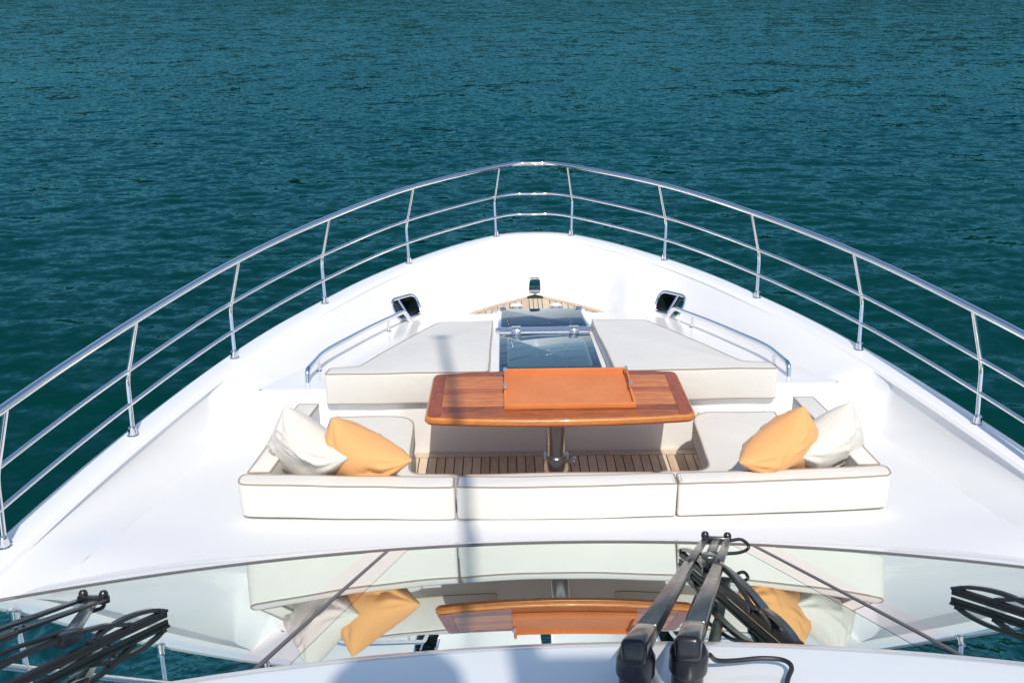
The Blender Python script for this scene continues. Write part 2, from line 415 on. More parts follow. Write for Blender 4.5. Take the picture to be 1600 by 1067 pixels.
bulw = obj('bulwark', V, F, 'gelcoat', yacht, 50)
FWD = (Ic, Bc, sag)
def fwd_point(s, t):                                 # s in segments of the control list, t 0 cap .. 1 deck
    i = s*6; k = int(i); fr = i-k; k2 = min(k+1, len(Ic)-1)
    a = Ic[k]*(1-fr)+Ic[k2]*fr; b = Bc[k]*(1-fr)+Bc[k2]*fr
    return Vector(sag(a*(1-t)+b*t, 0, t, CAPZ-b[2]))
# inner bulwark aft: down to the side deck
Ia = [(1.955, RISER), (2.00, 5.22), (2.13, 4.67), (2.235, 4.15), (2.315, 3.64), (2.43, 2.6), (2.49, 1.5), (2.51, .2)]
Ca = [(1.80, RISER), (1.82, 5.32), (1.865, 5.12), (1.945, 4.65), (2.00, 4.12), (2.05, 3.62), (2.22, 2.6), (2.3, 1.5), (2.35, .2)]
Ia.insert(1, (1.98, 5.32))
Ia_ = [np.array(snap((p[0], p[1]))) for p in cr(Ia, 5)]
DK = lambda y: min(DECK(y), CAPZ-.035)
Ca_ = cr([(p[0], p[1], DK(p[1])) for p in Ca], 5)
for sx in (-1, 1):
    def join(p, i, t):
        a, c_ = Ia_[i], Ca_[i]; y = a[1]*(1-t)+c_[1]*t; zc = DK(c_[1]); mm = np.array([c_[0], c_[1], zc+.195]); c3 = np.array([c_[0], c_[1], zc])
        q = a*(1-2*t)+mm*2*t if t < .5 else mm*(2-2*t)+c3*(2*t-1)
        wgt = max(0, 1-(RISER-c_[1])/.30)**1.5; q = np.array([q[0]*sx, q[1], q[2]])
        ex, ez = 1-math.cos(math.pi*t/2), math.sin(math.pi*t/2)**.8      # the wall sweeps round into the deck
        e_ = np.array([(a[0]+(c_[0]-a[0])*ex)*sx, y, a[2]+(zc-a[2])*ez]); return e_*(1-wgt)+q*wgt
    V, F = grid([(p[0]*sx, p[1], p[2]) for p in Ia_], [(p[0]*sx, p[1], DK(p[1])) for p in Ca_], 14, join)
    obj('bulwark', V, F, 'gelcoat', yacht, 50)
# side decks and the deck behind the sofa, with the well left open
Wy = list(np.linspace(RISER, 4.11, 24)); wx = lambda y: 1.285+(4.95-min(y, 4.95))*.135
Cx = lambda y: float(np.interp(-y, [-p[1] for p in Ca_], [p[0] for p in Ca_]))
for sx in (-1, 1):
    A = [(wx(y)*sx, y, DECK(y)) for y in Wy]; B = [((Cx(y)+.008)*sx, y, DECK(y)) for y in Wy]
    V, F = grid(A, B, 4); obj('side_deck', V, F, 'nonskid', yacht)
GB = lambda x: 3.59-.070*x*x                        # foot of the windscreen
GZ = .62
xsd = np.linspace(-1, 1, 41); Wd = Cx(4.11)
A = [(x*(Wd+.015), 4.11, DECK(4.11)) for x in xsd]; B = [(x*2.10, GB(x*2.10)+.15, .48) for x in xsd]
def DZ(x, y):
    w_ = min(1, max(0, (abs(x)-1.6)/.5)); return DECK(y)*(1-w_)+DK(y)*w_
V, F = grid(A, B, 6, lambda p, i, t: np.array([p[0], p[1], DZ(p[0], p[1])])); obj('aft_deck', V, F, 'nonskid', yacht)
# raised lip in front of the windscreen
A = [(x*2.11, GB(x*2.11)+.155, 0) for x in xsd]; B = [(x*2.20, GB(x*2.20)-.02, 0) for x in xsd]
def lipf(p, i, t):
    z0 = DZ(p[0], GB(p[0])+.155)-.001; return np.array([p[0], p[1], z0+(GZ-z0)*(1-(1-t)**1.8)])
V, F = grid(A, B, 8, lipf); obj('windscreen_lip', V, F, 'gelcoat', yacht)
# wings of deck outboard of the lip, running aft beside the cabin
for sx in (-1, 1):
    ys_ = [3.75, 3.6, 3.2, 2.6, 1.8, .8]
    V, F = grid([(sx*2.0, y, DK(y)-.006) for y in ys_], [(sx*(Cx(y)+.04), y, DK(y)-.006) for y in ys_], 1)
    obj('side_deck', V, F, 'nonskid', yacht)
# well: walls, sole board, seat bases
FLOOR = .08
mb = MB()
for sx in (-1, 1):
    V, F = grid([(wx(y)*sx, y, DECK(y)) for y in Wy], [(wx(y)*sx, y, FLOOR-.05) for y in Wy], 1); mb.add(V, F)
mb.add(*grid([(-1.40, 4.11, DECK(4.11)), (1.40, 4.11, DECK(4.11))], [(-1.40, 4.11, 0), (1.40, 4.11, 0)], 1))
mb.build('well_wall', 'gelcoat', yacht)
half = [(1.71, PADZ(RISER)+.001), (1.75, .500), (1.778, .463), (1.803, .432), (1.806, FLOOR-.1)]
prof = [(-x, z) for x, z in half[::-1]]+[(0, PADZ(RISER)+.003)]+half
V = [(x, RISER, z) for x, z in prof]+[(x, RISER+.05, z-.012) for x, z in prof]
n = len(prof); F = [tuple(range(n))]+[(i, i+1, n+i+1, n+i) for i in range(n-1)]
ris = obj('sunpad_riser', V, F, 'gelcoat', yacht, 60)
# seat bases, U shaped
for nm, pl in (('seat_base', [(-1.30, 5.23), (-.83, 5.23), (-.82, 4.55), (-.74, 4.47), (.77, 4.47), (.85, 4.55), (.86, 5.23), (1.30, 5.23), (1.40, 4.115), (-1.40, 4.115)]),):
    V, F = slab(fillet(pl, [.02, .12, .02, .05, .05, .02, .12, .02, .01, .01]), FLOOR-.02, .325, .005, .015)
    obj(nm, V, F, 'gelcoat', yacht)
# shelf that carries the seats up to the riser
for sx in (-1, 1):
    V, F = slab(fillet([(sx*1.30, RISER-.004), (sx*.90, RISER-.004), (sx*.88, 5.238), (sx*1.285, 5.238)][::sx], .01), FLOOR-.02, .345, .005, .012)
    obj('seat_base', V, F, 'gelcoat', yacht)
# fore deck under the sunpads
ed = [tuple(p) for p in cr(Bf[3:-1]+[(1.685, RISER, PADZ(RISER))], 6)]
A = [(-p[0]-.03, p[1], PADZ(p[1])) for p in ed]; B = [(p[0]+.03, p[1], PADZ(p[1])) for p in ed]
V, F = grid(A, B, 12); obj('fore_deck', V, F, 'gelcoat', yacht, 40)
# small step from the fore deck down to the anchor deck, and its plate
V = [(-.72, 7.462, PADZ(7.46)), (.72, 7.462, PADZ(7.46)), (.72, 7.475, BZ-.01), (-.72, 7.475, BZ-.01)]
obj('deck_step', V, [(0, 1, 2, 3)], 'gelcoat', yacht)
pl = [(-.78, 7.46), (.78, 7.46), (.60, 7.78), (.31, 8.06), (0, 8.27), (-.31, 8.06), (-.60, 7.78)]
obj('anchor_deck', [(p[0], p[1], BZ-.008) for p in pl], [tuple(range(7))], 'sealant', yacht)

# teak planks
def clip_poly(poly, x0, x1):
    def cl(P, k, keep_less):
        out = []
        for i in range(len(P)):
            a, b = P[i-1], P[i]; ia = (a[0] <= k) == keep_less or a[0] == k; ib = (b[0] <= k) == keep_less or b[0] == k
            if ia != ib: t = (k-a[0])/(b[0]-a[0]); out.append((k, a[1]+t*(b[1]-a[1])))
            if ib: out.append(b)
        return out
    P = cl(poly, x1, True)
    return cl(P, x0, False) if P else P
def plank(name, poly, zb, zt, material, parent):
    v = [Vector(p) for p in poly]
    V, F = slab(v, zb, zt, .0005, .0012, 1); return obj(name, V, F, material, parent)
sole = obj('cockpit_sole', *(lambda b: b)(box(-1.28, 1.30, 4.2, RISER-.002, FLOOR-.03, FLOOR-.004)), 'sealant', yacht)
PW = .0535
k = 0
for i in range(-17, 18):
    x0 = .012+i*PW
    plank('plank', [(x0+.003, 4.40), (x0+PW-.003, 4.40), (x0+PW-.003, 5.372), (x0+.003, 5.372)], FLOOR-.004, FLOOR, 'teak', sole)
plank('margin_plank', [(-.94, 5.379), (.99, 5.379), (.99, RISER-.004), (-.94, RISER-.004)], FLOOR-.004, FLOOR+.001, 'teak_pale', sole)
bowdeck = [o for o in yacht.children if o.name == 'anchor_deck'][0]
tri = [(-.575, 7.50), (.575, 7.50), (.49, 7.735), (.26, 7.965), (.07, 8.10), (-.07, 8.10), (-.26, 7.965), (-.49, 7.735)]
xx = [-.575, -.52, -.47, -.42, -.37, -.32, -.27, -.22, -.17, -.12, -.055, -.02, .02, .055, .12, .17, .22, .27, .32, .37, .42, .47, .52, .575]
for a, b in zip(xx[:-1], xx[1:]):
    P = clip_poly(tri, a+.0025, b-.0025)
    if len(P) > 2: plank('plank', P, BZ-.008, BZ, 'teak_pale', bowdeck)
for sx in (-1, 1):
    P = [(sx*.60, 7.755), (sx*.305, 8.02), (sx*.06, 8.19), (sx*.075, 8.112), (sx*.265, 7.975), (sx*.50, 7.745), (sx*.585, 7.51), (sx*.66, 7.51)]
    plank('margin_plank', P[::sx], BZ-.008, BZ+.001, 'teak_pale', bowdeck)

# fairlead openings cut through the bulwark
def rrect(w, h, rad, n=6): return fillet([(-w, -h), (w, -h), (w, h), (-w, h)], rad, n)
cutters = []; leads = []
for sx in (-1, 1):
    s0, t0 = 3.9, .66
    c0 = fwd_point(s0, t0); du = (fwd_point(s0+.3, t0)-fwd_point(s0-.3, t0)).normalized(); dv = (fwd_point(s0, t0-.2)-fwd_point(s0, t0+.2)).normalized()
    nn = du.cross(dv).normalized()
    if nn.z < 0: nn = -nn
    if sx < 0: c0.x *= -1; du.x *= -1; dv.x *= -1; nn.x *= -1
    leads.append((c0, du, dv, nn, sx))
    pl = rrect(.125, .078, .06); out = Vector((nn.x*-.72, nn.y*-.72, -.32)).normalized()
    V = [c0+du*p.x+dv*p.y+nn*.08 for p in pl]+[c0+du*p.x+dv*p.y+out*.62 for p in pl]
    n = len(pl); F = [tuple(range(n)), tuple(range(n, 2*n))[::-1]]+[(i, (i+1) % n, n+(i+1) % n, n+i) for i in range(n)]
    cutters.append(obj('cutter', V, F, 'sealant'))
# bow roller slot on the centre line
pl = fillet([(-.05, BZ+.012), (.05, BZ+.012), (.046, BZ+.125), (-.046, BZ+.125)], [.004, .004, .03, .03], 4)
V = [(p.x, 8.05, p.y+.06) for p in pl]+[(p.x, 9.2, p.y-.20) for p in pl]; n = len(pl)
cutters.append(obj('cutter', V, [tuple(range(n)), tuple(range(n, 2*n))[::-1]]+[(i, (i+1) % n, n+(i+1) % n, n+i) for i in range(n)], 'sealant'))
for o in (bulw, hull): carve(o, cutters)
for c_ in cutters: bpy.data.objects.remove(c_)
V, F = grid([(p.x, 8.18, p.y+.024) for p in pl+[pl[0]]], [(p.x, 8.72, p.y-.10) for p in pl+[pl[0]]], 2); obj('bow_slot', V, F, 'gelcoat', yacht)
V, F = tube([(-.046, 8.215, BZ+.028), (.046, 8.215, BZ+.028)], .012, 10); obj('bow_roller', V, F, 'chrome', yacht)
for c0, du, dv, nn, sx in leads:
    side = 'port' if sx < 0 else 'starboard'
    ft = thing('mooring_fairlead', 'oval chrome-rimmed mooring opening in the white bulwark at the far end of the %s handrail' % ('left' if sx < 0 else 'right'), 'fairlead', c0, 'mooring openings in the bulwark')
    ring = [c0+du*p.x+dv*p.y+nn*.006 for p in rrect(.133, .086, .066, 8)]
    V, F = tube(ring, .0135, 10, True); obj('rim', V, F, 'chrome', ft)
    pl = rrect(.1245, .0775, .06, 8); out = Vector((nn.x*-.72, nn.y*-.72, -.32)).normalized()
    A = [c0+du*p.x+dv*p.y for p in pl+[pl[0]]]; B = [p+out*.17 for p in A]
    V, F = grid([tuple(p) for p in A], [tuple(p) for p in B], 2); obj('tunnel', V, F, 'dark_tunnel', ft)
    a = c0+du*.012+dv*.078-nn*.035; b = c0-du*.020-dv*.078-nn*.035
    V, F = tube([a, b], .0145, 12); obj('roller_bar', V, F, 'chrome', ft)
# deck filler caps on the anchor deck
for x, lab in ((-.165, 'left'), (.165, 'right')):
    V, F = lathe([(.036, 0), (.036, .012), (.05, .014), (.052, .022), (.046, .028)], 24, (x, 7.86, BZ)); ct = obj('deck_cap', V, F, 'chrome', yacht)
    V, F = lathe([(.047, 0), (.047, .006), (.038, .007)], 24, (x, 7.86, BZ+.0005)); obj('flange', V, F, 'chrome_dull', ct)

# cabin roof in front of the camera
RE = lambda x: (1.925-.060*x*x, 1.43-.038*x*x)       # its front edge above the windscreen
rows = []
for dy, dz in ((0.0, -.055), (.012, -.02), (-.004, .0), (-.04, .012), (-.25, .055), (-.7, .13), (-1.3, .19), (-2.2, .22), (-4.5, .22)):
    rows.append([(x*2.35, RE(x*2.35)[0]+dy, RE(x*2.35)[1]+dz) for x in xsd])
V = sum(rows, []); n = len(xsd); F = [(j*n+i, j*n+i+1, (j+1)*n+i+1, (j+1)*n+i) for j in range(len(rows)-1) for i in range(n-1)]
obj('cabin_roof', V, F, 'gelcoat', yacht, 40)
# behind the camera: hard top, dome and box added to shade the roof, and the mast; the mast's shadow falls along the deck
V, F = slab(fillet([(-1.3, -1.15), (-.6, -1.0), (.6, -1.0), (1.3, -1.15), (1.5, -3.6), (-1.5, -3.6)], .15), 4.50, 4.60, .03, .03); obj('unseen_hardtop', V, F, 'gelcoat', yacht)  # unseen; front edge set for the shade it throws on the roof
for sx in (-1, 1):
    V, F = tube([(sx*1.25, -3.2, 1.3), (sx*1.2, -2.9, 4.52)], .07, 12); obj('unseen_hardtop_post', V, F, 'gelcoat', yacht)
V, F = lathe([(.10, 0), (.14, .05), (.16, .16), (.15, .30), (.10, .40), (.03, .43)], 24, (-.22, -1.02, 4.595)); obj('shadow_dome', V, F, 'gelcoat', yacht)  # unseen dome, added to throw a round shadow on the cabin roof
mx, my = .085, -1.1
V, F = tube([(mx, my, 4.55), (mx, my, 6.2), (mx, my, 7.6), (mx, my, 9.78)], [.04, .035, .03, .022], 14); obj('mast', V, F, 'gelcoat', yacht)
V, F = slab(fillet([(.04, -1.25), (.36, -1.25), (.36, -.98), (.04, -.98)], .03), 4.596, 4.98, .01, .03); obj('shadow_box', V, F, 'gelcoat', yacht)  # unseen box, added to widen the shade on the cabin roof
V, F = tube([(mx-.055, my, 9.76), (mx+.055, my, 9.76)], .03, 10); obj('mast_crosstree', V, F, 'gelcoat', yacht)

# ------------------------------------------------------------------ windscreen
ws = thing('windscreen', 'raked tinted windscreen in three panes mirroring the foredeck', 'windscreen', (0, 3.78, .5))
def G(x, t, h=0):
    y0, z0 = GB(x), GZ+.003; yr, zr = RE(x); y1, z1 = yr-.05, zr-.047
    v = Vector((x, y0+(y1-y0)*t, z0+(z1-z0)*t+0))
    nrm = Vector((.14*x*.41, .41, .91)).normalized()
    return v+nrm*h
mul = lambda t: .76+.17*t
def pane(xa, xb, m=28, n=12):
    V = []; F = []
    for j in range(n+1):
        t = j/n; a, b = xa(t), xb(t)
        for i in range(m+1): V.append(G(a+(b-a)*i/m, t))
    for j in range(n):
        for i in range(m): F.append((j*(m+1)+i, j*(m+1)+i+1, (j+1)*(m+1)+i+1, (j+1)*(m+1)+i))
    return V, F
for nm, a, b in (('pane', lambda t: -2.36, lambda t: -mul(t)), ('pane', lambda t: -mul(t), mul), ('pane', mul, lambda t: 2.36)):
    V, F = pane(a, b); obj(nm, V, F, 'windscreen_glass', ws, 60)
for sx in (-1, 1):
    V = []; F = []
    for j in range(13):
        t = j/12; x = sx*mul(t)
        V += [G(x-.008, t, .0015), G(x-.006, t, .004), G(x+.006, t, .004), G(x+.008, t, .0015)]
    for j in range(12):
        for i in range(3): F.append((j*4+i, j*4+i+1, (j+1)*4+i+1, (j+1)*4+i))
    obj('mullion', V, F, 'gasket', ws)
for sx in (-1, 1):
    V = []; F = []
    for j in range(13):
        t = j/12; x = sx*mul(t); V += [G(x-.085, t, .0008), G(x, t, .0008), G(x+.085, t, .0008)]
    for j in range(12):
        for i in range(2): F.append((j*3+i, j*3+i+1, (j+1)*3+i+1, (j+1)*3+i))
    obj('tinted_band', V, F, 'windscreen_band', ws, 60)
path = [G(x, 0, .002)+Vector((0, .004, 0)) for x in np.linspace(-2.36, 2.36, 61)]
V, F = tube(path, .0032, 8); obj('gasket', V, F, 'gasket', ws)

# ------------------------------------------------------------------ bow railing
rail = thing('bow_railing', 'polished steel guard rail with three bars running around the bow', 'railing', (0, 8.5, .6))
bases = [(.33, 8.475), (1.03, 7.70), (1.55, 6.75), (1.945, 5.74), (2.215, 4.69), (2.405, 3.65), (2.52, 2.58), (2.575, 1.5)]
def outward(p):
    d = min(range(len(Tc)), key=lambda i: (Tc[i]-Vector(p)).length); t = (Tc[min(d+1, len(Tc)-1)]-Tc[max(d-1, 0)]).normalized()
    return Vector((-t.y, t.x))
tops = []; mids = []; lows = []
for (bx, by) in bases:
    o2 = outward((bx, by)); b = Vector((bx, by, CAPZ)); o3 = Vector((o2.x, o2.y, 0))
    kf = .09
    low = b+o3*.012+Vector((0, kf*.5, .155)); kink = b+o3*.022+Vector((0, kf, .285)); top = b-o3*.065+Vector((0, .135, .60)); mid = kink.lerp(top, .13)
    tops.append(top); mids.append(mid); lows.append(low)
    for sx in (1, -1):
        mir = lambda v: Vector((v.x*sx, v.y, v.z))
        V, F = tube([mir(p) for p in bent([b, kink, top], .05, 6)], .0125, 12); st = obj('stanchion', V, F, 'chrome', rail)
        V, F = lathe([(.030, 0), (.030, .006), (.022, .010), (.020, .045), (.014, .052)], 18, mir(b)); obj('base_socket', V, F, 'chrome', st)
def rail_curve(pts, front):
    P = [tuple(p) for p in pts]; c_ = [(-p[0], p[1], p[2]) for p in P[::-1]]+[front]+P
    return cr(c_, 10)
zf = lambda L, dy: (0, L[0].y+dy, L[0].z)
for nm, L, rd, dy in (('top_rail', tops, .0195, .105), ('middle_rail', mids, .0115, .10), ('lower_rail', lows, .0115, .10)):
    V, F = tube(rail_curve(L, zf(L, dy)), rd, 14); obj(nm, V, F, 'chrome', rail)

# ------------------------------------------------------------------ hatch between the sunpads
HX = .022
hz = lambda y, h: PADZ(y)+h
ht = thing('deck_hatch', 'dark glass deck hatch with hinged chrome-framed lid between the two sunpads', 'hatch', (HX, 6.6, PADZ(6.6)))
def hslab(x0, x1, y0, y1, h0, h1, rad, mt, parent, name, rt=.004, taper=0):
    pl = fillet([(HX+x0, y0), (HX+x1, y0), (HX+x1-taper, y1), (HX+x0+taper, y1)], rad, 6)
    V, F = slab(pl, lambda x, y: hz(y, h0), lambda x, y: hz(y, h1), .002, rt, 3); return obj(name, V, F, mt, parent)
hslab(-.385, .385, 5.47, 7.455, -.002, .016, .02, 'gelcoat', ht, 'coaming', .006)
fx = hslab(-.325, .325, 5.49, 6.69, .014, .024, .015, 'hatch_glass', ht, 'fixed_pane')
hslab(-.27, .27, 5.78, 6.60, .0235, .0265, .04, 'hatch_glass_clear', fx, 'clear_panel', .001)
lid = hslab(-.355, .355, 6.735, 7.42, .018, .05, .05, 'chrome', ht, 'lid_frame', .015, .012)
hslab(-.318, .318, 6.80, 7.40, .0495, .0535, .03, 'hatch_glass', lid, 'lid_pane', .002, .010)
V, F = tube([(HX-.33, 6.712, hz(6.712, .03)), (HX+.33, 6.712, hz(6.712, .03))], .010, 10); obj('hinge_rod', V, F, 'chrome', ht)
for x in (-.205, .215):
    mb = MB()
    for y0, y1, h in ((6.675, 6.705, .03), (6.715, 6.765, .056)):
        V, F = box(HX+x-.034, HX+x+.034, y0, y1, hz(6.71, h-.02), hz(6.71, h)); mb.add(V, F)
    V, F = tube([(HX+x-.036, 6.71, hz(6.71, .04)), (HX+x+.036, 6.71, hz(6.71, .04))], .013, 10); mb.add(V, F)
    h_ = mb.build('hinge', 'chrome', ht); bevel_obj(h_, .003, 2)
for sx in (-1, 1):
    V, F = box(HX+sx*.30-.025, HX+sx*.30+.025, 7.385, 7.43, hz(7.4, .02), hz(7.4, .064)); l_ = obj('latch', V, F, 'chrome_dull', ht); bevel_obj(l_, .004, 2)

# ------------------------------------------------------------------ handrails outboard of the sunpads
for sx in (-1, 1):
    hr = thing('handrail', 'low curved chrome handrail beside the %s sunpad cushion' % ('left' if sx < 0 else 'right'), 'handrail', (sx*1.45, 5.6, PADZ(5.6)), 'handrails beside the sunpads')
    def hp(x, y, h): return (sx*x, y, PADZ(y)+h)
    core = [hp(1.462, 5.72, .083), hp(1.425, 5.98, .098), hp(1.315, 6.35, .10), hp(1.195, 6.72, .10), hp(1.055, 7.10, .098)]
    c_ = [Vector(p) for p in cr(core, 8)]
    near = bent([hp(1.475, 5.585, -.005), hp(1.475, 5.615, .075), c_[2]], .06, 8); far = bent([c_[-3], hp(1.03, 7.16, .098), hp(.985, 7.215, 0)], .05, 8)
    V, F = tube(near[:-1]+c_[2:-2]+far[1:], .0165, 14); obj('grab_bar', V, F, 'chrome', hr)
    for k in (.13, .86):
        p = c_[int(k*len(c_))]; V, F = lathe([(.020, 0), (.020, .005), (.011, .010), (.011, .09)], 14, (p.x, p.y, PADZ(p.y)-.001)); obj('post', V, F, 'chrome', hr)

# ------------------------------------------------------------------ cushions
def cushion(name, poly, rads, zb, zt, label, cat, group, pipe=None, rt=.022, bottom_pipe=False, nf=6):
    pl = fillet(poly, rads, nf); q = []
    for i, p in enumerate(pl):
        nx = pl[(i+1) % len(pl)]; k = max(1, int((nx-p).length/.05)); q += [p.lerp(nx, j/k) for j in range(k)]
    pl = q; ph = random.random()*9
    def slack(x, y, z):
        return Vector((.0018*math.sin(7*y+5*z+ph)+.0008*math.sin(19*y+ph*2), .0018*math.sin(6*x+6*z+ph*3)+.0008*math.sin(17*x+ph), .0016*math.sin(5*x+6*y+ph)+.0009*math.sin(15*x-9*y+ph*2)))
    V, F = slab(pl, zb, zt, .015, rt, 4); V = [Vector(v)+slack(*v) for v in V]
    cx = sum(p.x for p in pl)/len(pl); cy = sum(p.y for p in pl)/len(pl)
    z0 = zb(cx, cy) if callable(zb) else zb
    c_ = thing(name, label, cat, (cx, cy, z0), group)
    obj('cover', V, F, 'upholstery', c_)
    ft = zt if callable(zt) else (lambda x, y: zt); fb = zb if callable(zb) else (lambda x, y: zb)
    q = inset2(pl, rt*.22); pp = [Vector((p.x, p.y, ft(p.x, p.y)-rt*.22)) for p in q]; V, F = tube([p+slack(*p) for p in pp], .0042, 6, True); obj('piping', V, F, 'piping', c_)
    if bottom_pipe:
        q = inset2(pl, .003); pp = [Vector((p.x, p.y, fb(p.x, p.y)+.006)) for p in q]; V, F = tube([p+slack(*p) for p in pp], .004, 6, True); obj('piping', V, F, 'piping', c_)
    return c_
# sunpads: thick front bolster, thinning towards the bow
for sx in (-1, 1):
    pts = [(.372, 5.392), (1.345, 5.392), (1.335, 5.545), (1.165, 5.575), (1.00, 6.17), (.875, 6.57), (.765, 6.885), (.362, 6.925)]
    pl = [(sx*x+.012, y) for x, y in pts]
    zt = lambda x, y: .635-.162*(y-5.4)
    zb = lambda x, y: .432 if y < 5.45 else (PADZ(y)+.004 if y > 5.55 else .432+(PADZ(5.55)-.428)*(y-5.45)/.1)
    if sx < 0: pl = pl[::-1]
    rd = [.04, .03, .03, .02, .3, .3, .04, .03]; rd = rd if sx > 0 else rd[::-1]
    cushion('sunpad_cushion', pl, rd, zb, zt, 'large cream sunpad cushion on the foredeck, %s of the dark glass hatch' % ('left' if sx < 0 else 'right'), 'cushion', 'sunpad cushions', rt=.02, bottom_pipe=True)
# seats
SZ = .45
cushion('seat_cushion', [(-.488, 4.115), (.503, 4.115), (.503, 4.505), (-.488, 4.505)], [.02, .02, .035, .035], .325, SZ, 'cream centre seat cushion behind the table, between the two corner seats', 'cushion', 'seat cushions of the sofa')
for sx in (-1, 1):
    pl = [(-1.375, 4.115), (-.497, 4.115), (-.497, 4.505), (-.765, 4.515), (-.785, 5.20), (-1.278, 5.20), (-1.278, 4.95)]
    if sx > 0: pl = [(-x+.018, y) for x, y in pl][::-1]
    rd = [.03, .02, .03, .09, .14, .03, .02]; rd = rd if sx < 0 else rd[::-1]
    cushion('seat_cushion', pl, rd, .325, SZ, 'cream L-shaped corner seat cushion at the %s end of the sofa' % ('left' if sx < 0 else 'right'), 'cushion', 'seat cushions of the sofa', bottom_pipe=True)
# backrests along the aft side
ya = lambda x: 3.993+.026*x*x
def backseg(x0, x1, label, r0, r1):
    n = 8; a = [(x0+(x1-x0)*i/n, ya(x0+(x1-x0)*i/n)) for i in range(n+1)]; b = [(p[0], p[1]+.105) for p in a[::-1]]
    rd = [r0]+[0]*(n-1)+[r1]+[r1 if r1 > .03 else .02]+[0]*(n-1)+[r0 if r0 > .03 else .02]
    cushion('backrest_cushion', a+b, rd, .483, .662, label, 'cushion', 'backrest cushions of the sofa', rt=.018)
backseg(-1.515, -.504, 'long cream backrest cushion at the left of the row nearest the windscreen', .05, .018)
backseg(-.495, .521, 'middle cream backrest cushion of the row nearest the windscreen', .018, .018)
backseg(.530, 1.54, 'long cream backrest cushion at the right of the row nearest the windscreen', .018, .05)
for sx in (-1, 1):
    pl = [(1.395, 4.165), (1.505, 4.165), (1.405, 4.93), (1.29, 4.93)]
    pl = [(sx*x+.012, y) for x, y in pl]; pl = pl if sx > 0 else pl[::-1]
    cushion('backrest_cushion', pl, .012, lambda x, y: DECK(y)+.002, .66, 'cream side backrest cushion behind the pillows on the %s' % ('left' if sx < 0 else 'right'), 'cushion', 'backrest cushions of the sofa', rt=.012, bottom_pipe=True)

# ------------------------------------------------------------------ pillows
def pillow(label, material, centre, half, thick, spin, turn, lean, seed, group, dents):
    rg = np.random.RandomState(seed); n = 44; V = []; F = []
    us = np.sin(np.linspace(-math.pi/2, math.pi/2, n+1)*.97)/math.sin(math.pi/2*.97)
    fold = [(rg.uniform(-.8, .8), rg.uniform(-.8, .8), rg.uniform(0, math.pi), rg.uniform(.006, .014), rg.uniform(.05, .10), rg.uniform(.25, .5)) for _ in range(11)]
    rot = Matrix.Rotation(turn, 4, 'Z') @ Matrix.Rotation(lean, 4, 'X') @ Matrix.Rotation(spin, 4, 'Y')
    cz = centre[2]
    def P(a, b, s):
        v = P0(a, b, s); lo = SZ+.012-cz; zt_ = ext[1]; zb_ = ext[0]
        h = (v.z-zb_)/(zt_-zb_); v.x *= 1+.10*(1-h)**1.3; v.y *= 1+.10*(1-h)
        v.z = lo+max(0, h)*(zt_-lo); return v
    def P0(a, b, s):
        pin = .13
        x = a*(1-pin*(1-b*b)*abs(a)**1.5)*(1-.05*a*a*b**6); z = b*(1-pin*(1-a*a)*abs(b)**1.5)*(1-.05*b*b*a**6)
        th = ((1-a*a)*(1-b*b))
        th = max(th, 0)**.40
        th *= 1-.25*(a*a*b*b)
        d = 0
        for fx_, fy_, an, am, wd, ln in fold:
            pxx = (a-fx_)*math.cos(an)+(b-fy_)*math.sin(an); pyy = -(a-fx_)*math.sin(an)+(b-fy_)*math.cos(an)
            d += am*math.exp(-(pyy/wd)**2-(pxx/ln)**2)*math.cos(pyy/wd*1.7)
        for cxx in (-1, 1):                      # gathers that run out of the corners
            for czz in (-1, 1):
                ang = math.atan2(b-czz, a-cxx); rr = math.hypot(a-cxx, b-czz)
                d += .007*math.exp(-((rr-.45)/.28)**2)*math.sin(ang*11+seed+cxx)
        for dx_, dz_, da_, dw_ in dents: d -= da_*math.exp(-((a-dx_)**2+(b-dz_)**2)/dw_)
        yy = s*(thick*th+ (d if th > .05 else d*th/.05)*min(1, th*1.6))
        sagz = -.03*(1-abs(a))*(b > 0)*b
        return rot @ Vector((x*half, yy, (z+sagz)*half))
    zs_ = [P0(a, b, s).z for s in (-1, 1) for a in us[::4] for b in us[::4]]; ext = (min(zs_), max(zs_))
    idx = {}
    for s in (-1, 1):
        for i, a in enumerate(us):
            for j, b in enumerate(us):
                edge = i in (0, n) or j in (0, n)
                if edge and s == 1: idx[(s, i, j)] = idx[(-1, i, j)]; continue
                idx[(s, i, j)] = len(V); V.append(P(a, b, s))
        for i in range(n):
            for j in range(n): F.append((idx[(s, i, j)], idx[(s, i+1, j)], idx[(s, i+1, j+1)], idx[(s, i, j+1)]))
    pt = thing('pillow', label, 'pillow', centre, group)
    me = obj('cover', V, F, material, None, 70); me.parent = pt
    ring = [idx[(-1, i, 0)] for i in range(n)]+[idx[(-1, n, j)] for j in range(n)]+[idx[(-1, i, n)] for i in range(n, 0, -1)]+[idx[(-1, 0, j)] for j in range(n, 0, -1)]
    V2, F2 = tube([V[i] for i in ring], .0022, 6, True); sm = obj('seam', V2, F2, material, None); sm.parent = pt
    return pt
g = 'pillows on the sofa'
pillow('cream checked pillow in the left corner of the sofa', 'cream_linen', (-1.235, 4.33, .620), .232, .115, R(30), R(-40), R(8), 1, g, [(.4, .1, .02, .1)])
pillow('orange pillow on the left of the sofa, leaning on the cream one', 'orange_cotton', (-.975, 4.27, .612), .232, .125, R(31), R(-26), R(14), 2, g, [(.5, .3, .03, .05)])
pillow('orange pillow on the right of the sofa, leaning on the cream one', 'orange_cotton', (1.075, 4.27, .612), .238, .125, R(-36), R(36), R(10), 5, g, [(-.4, -.1, .02, .08)])
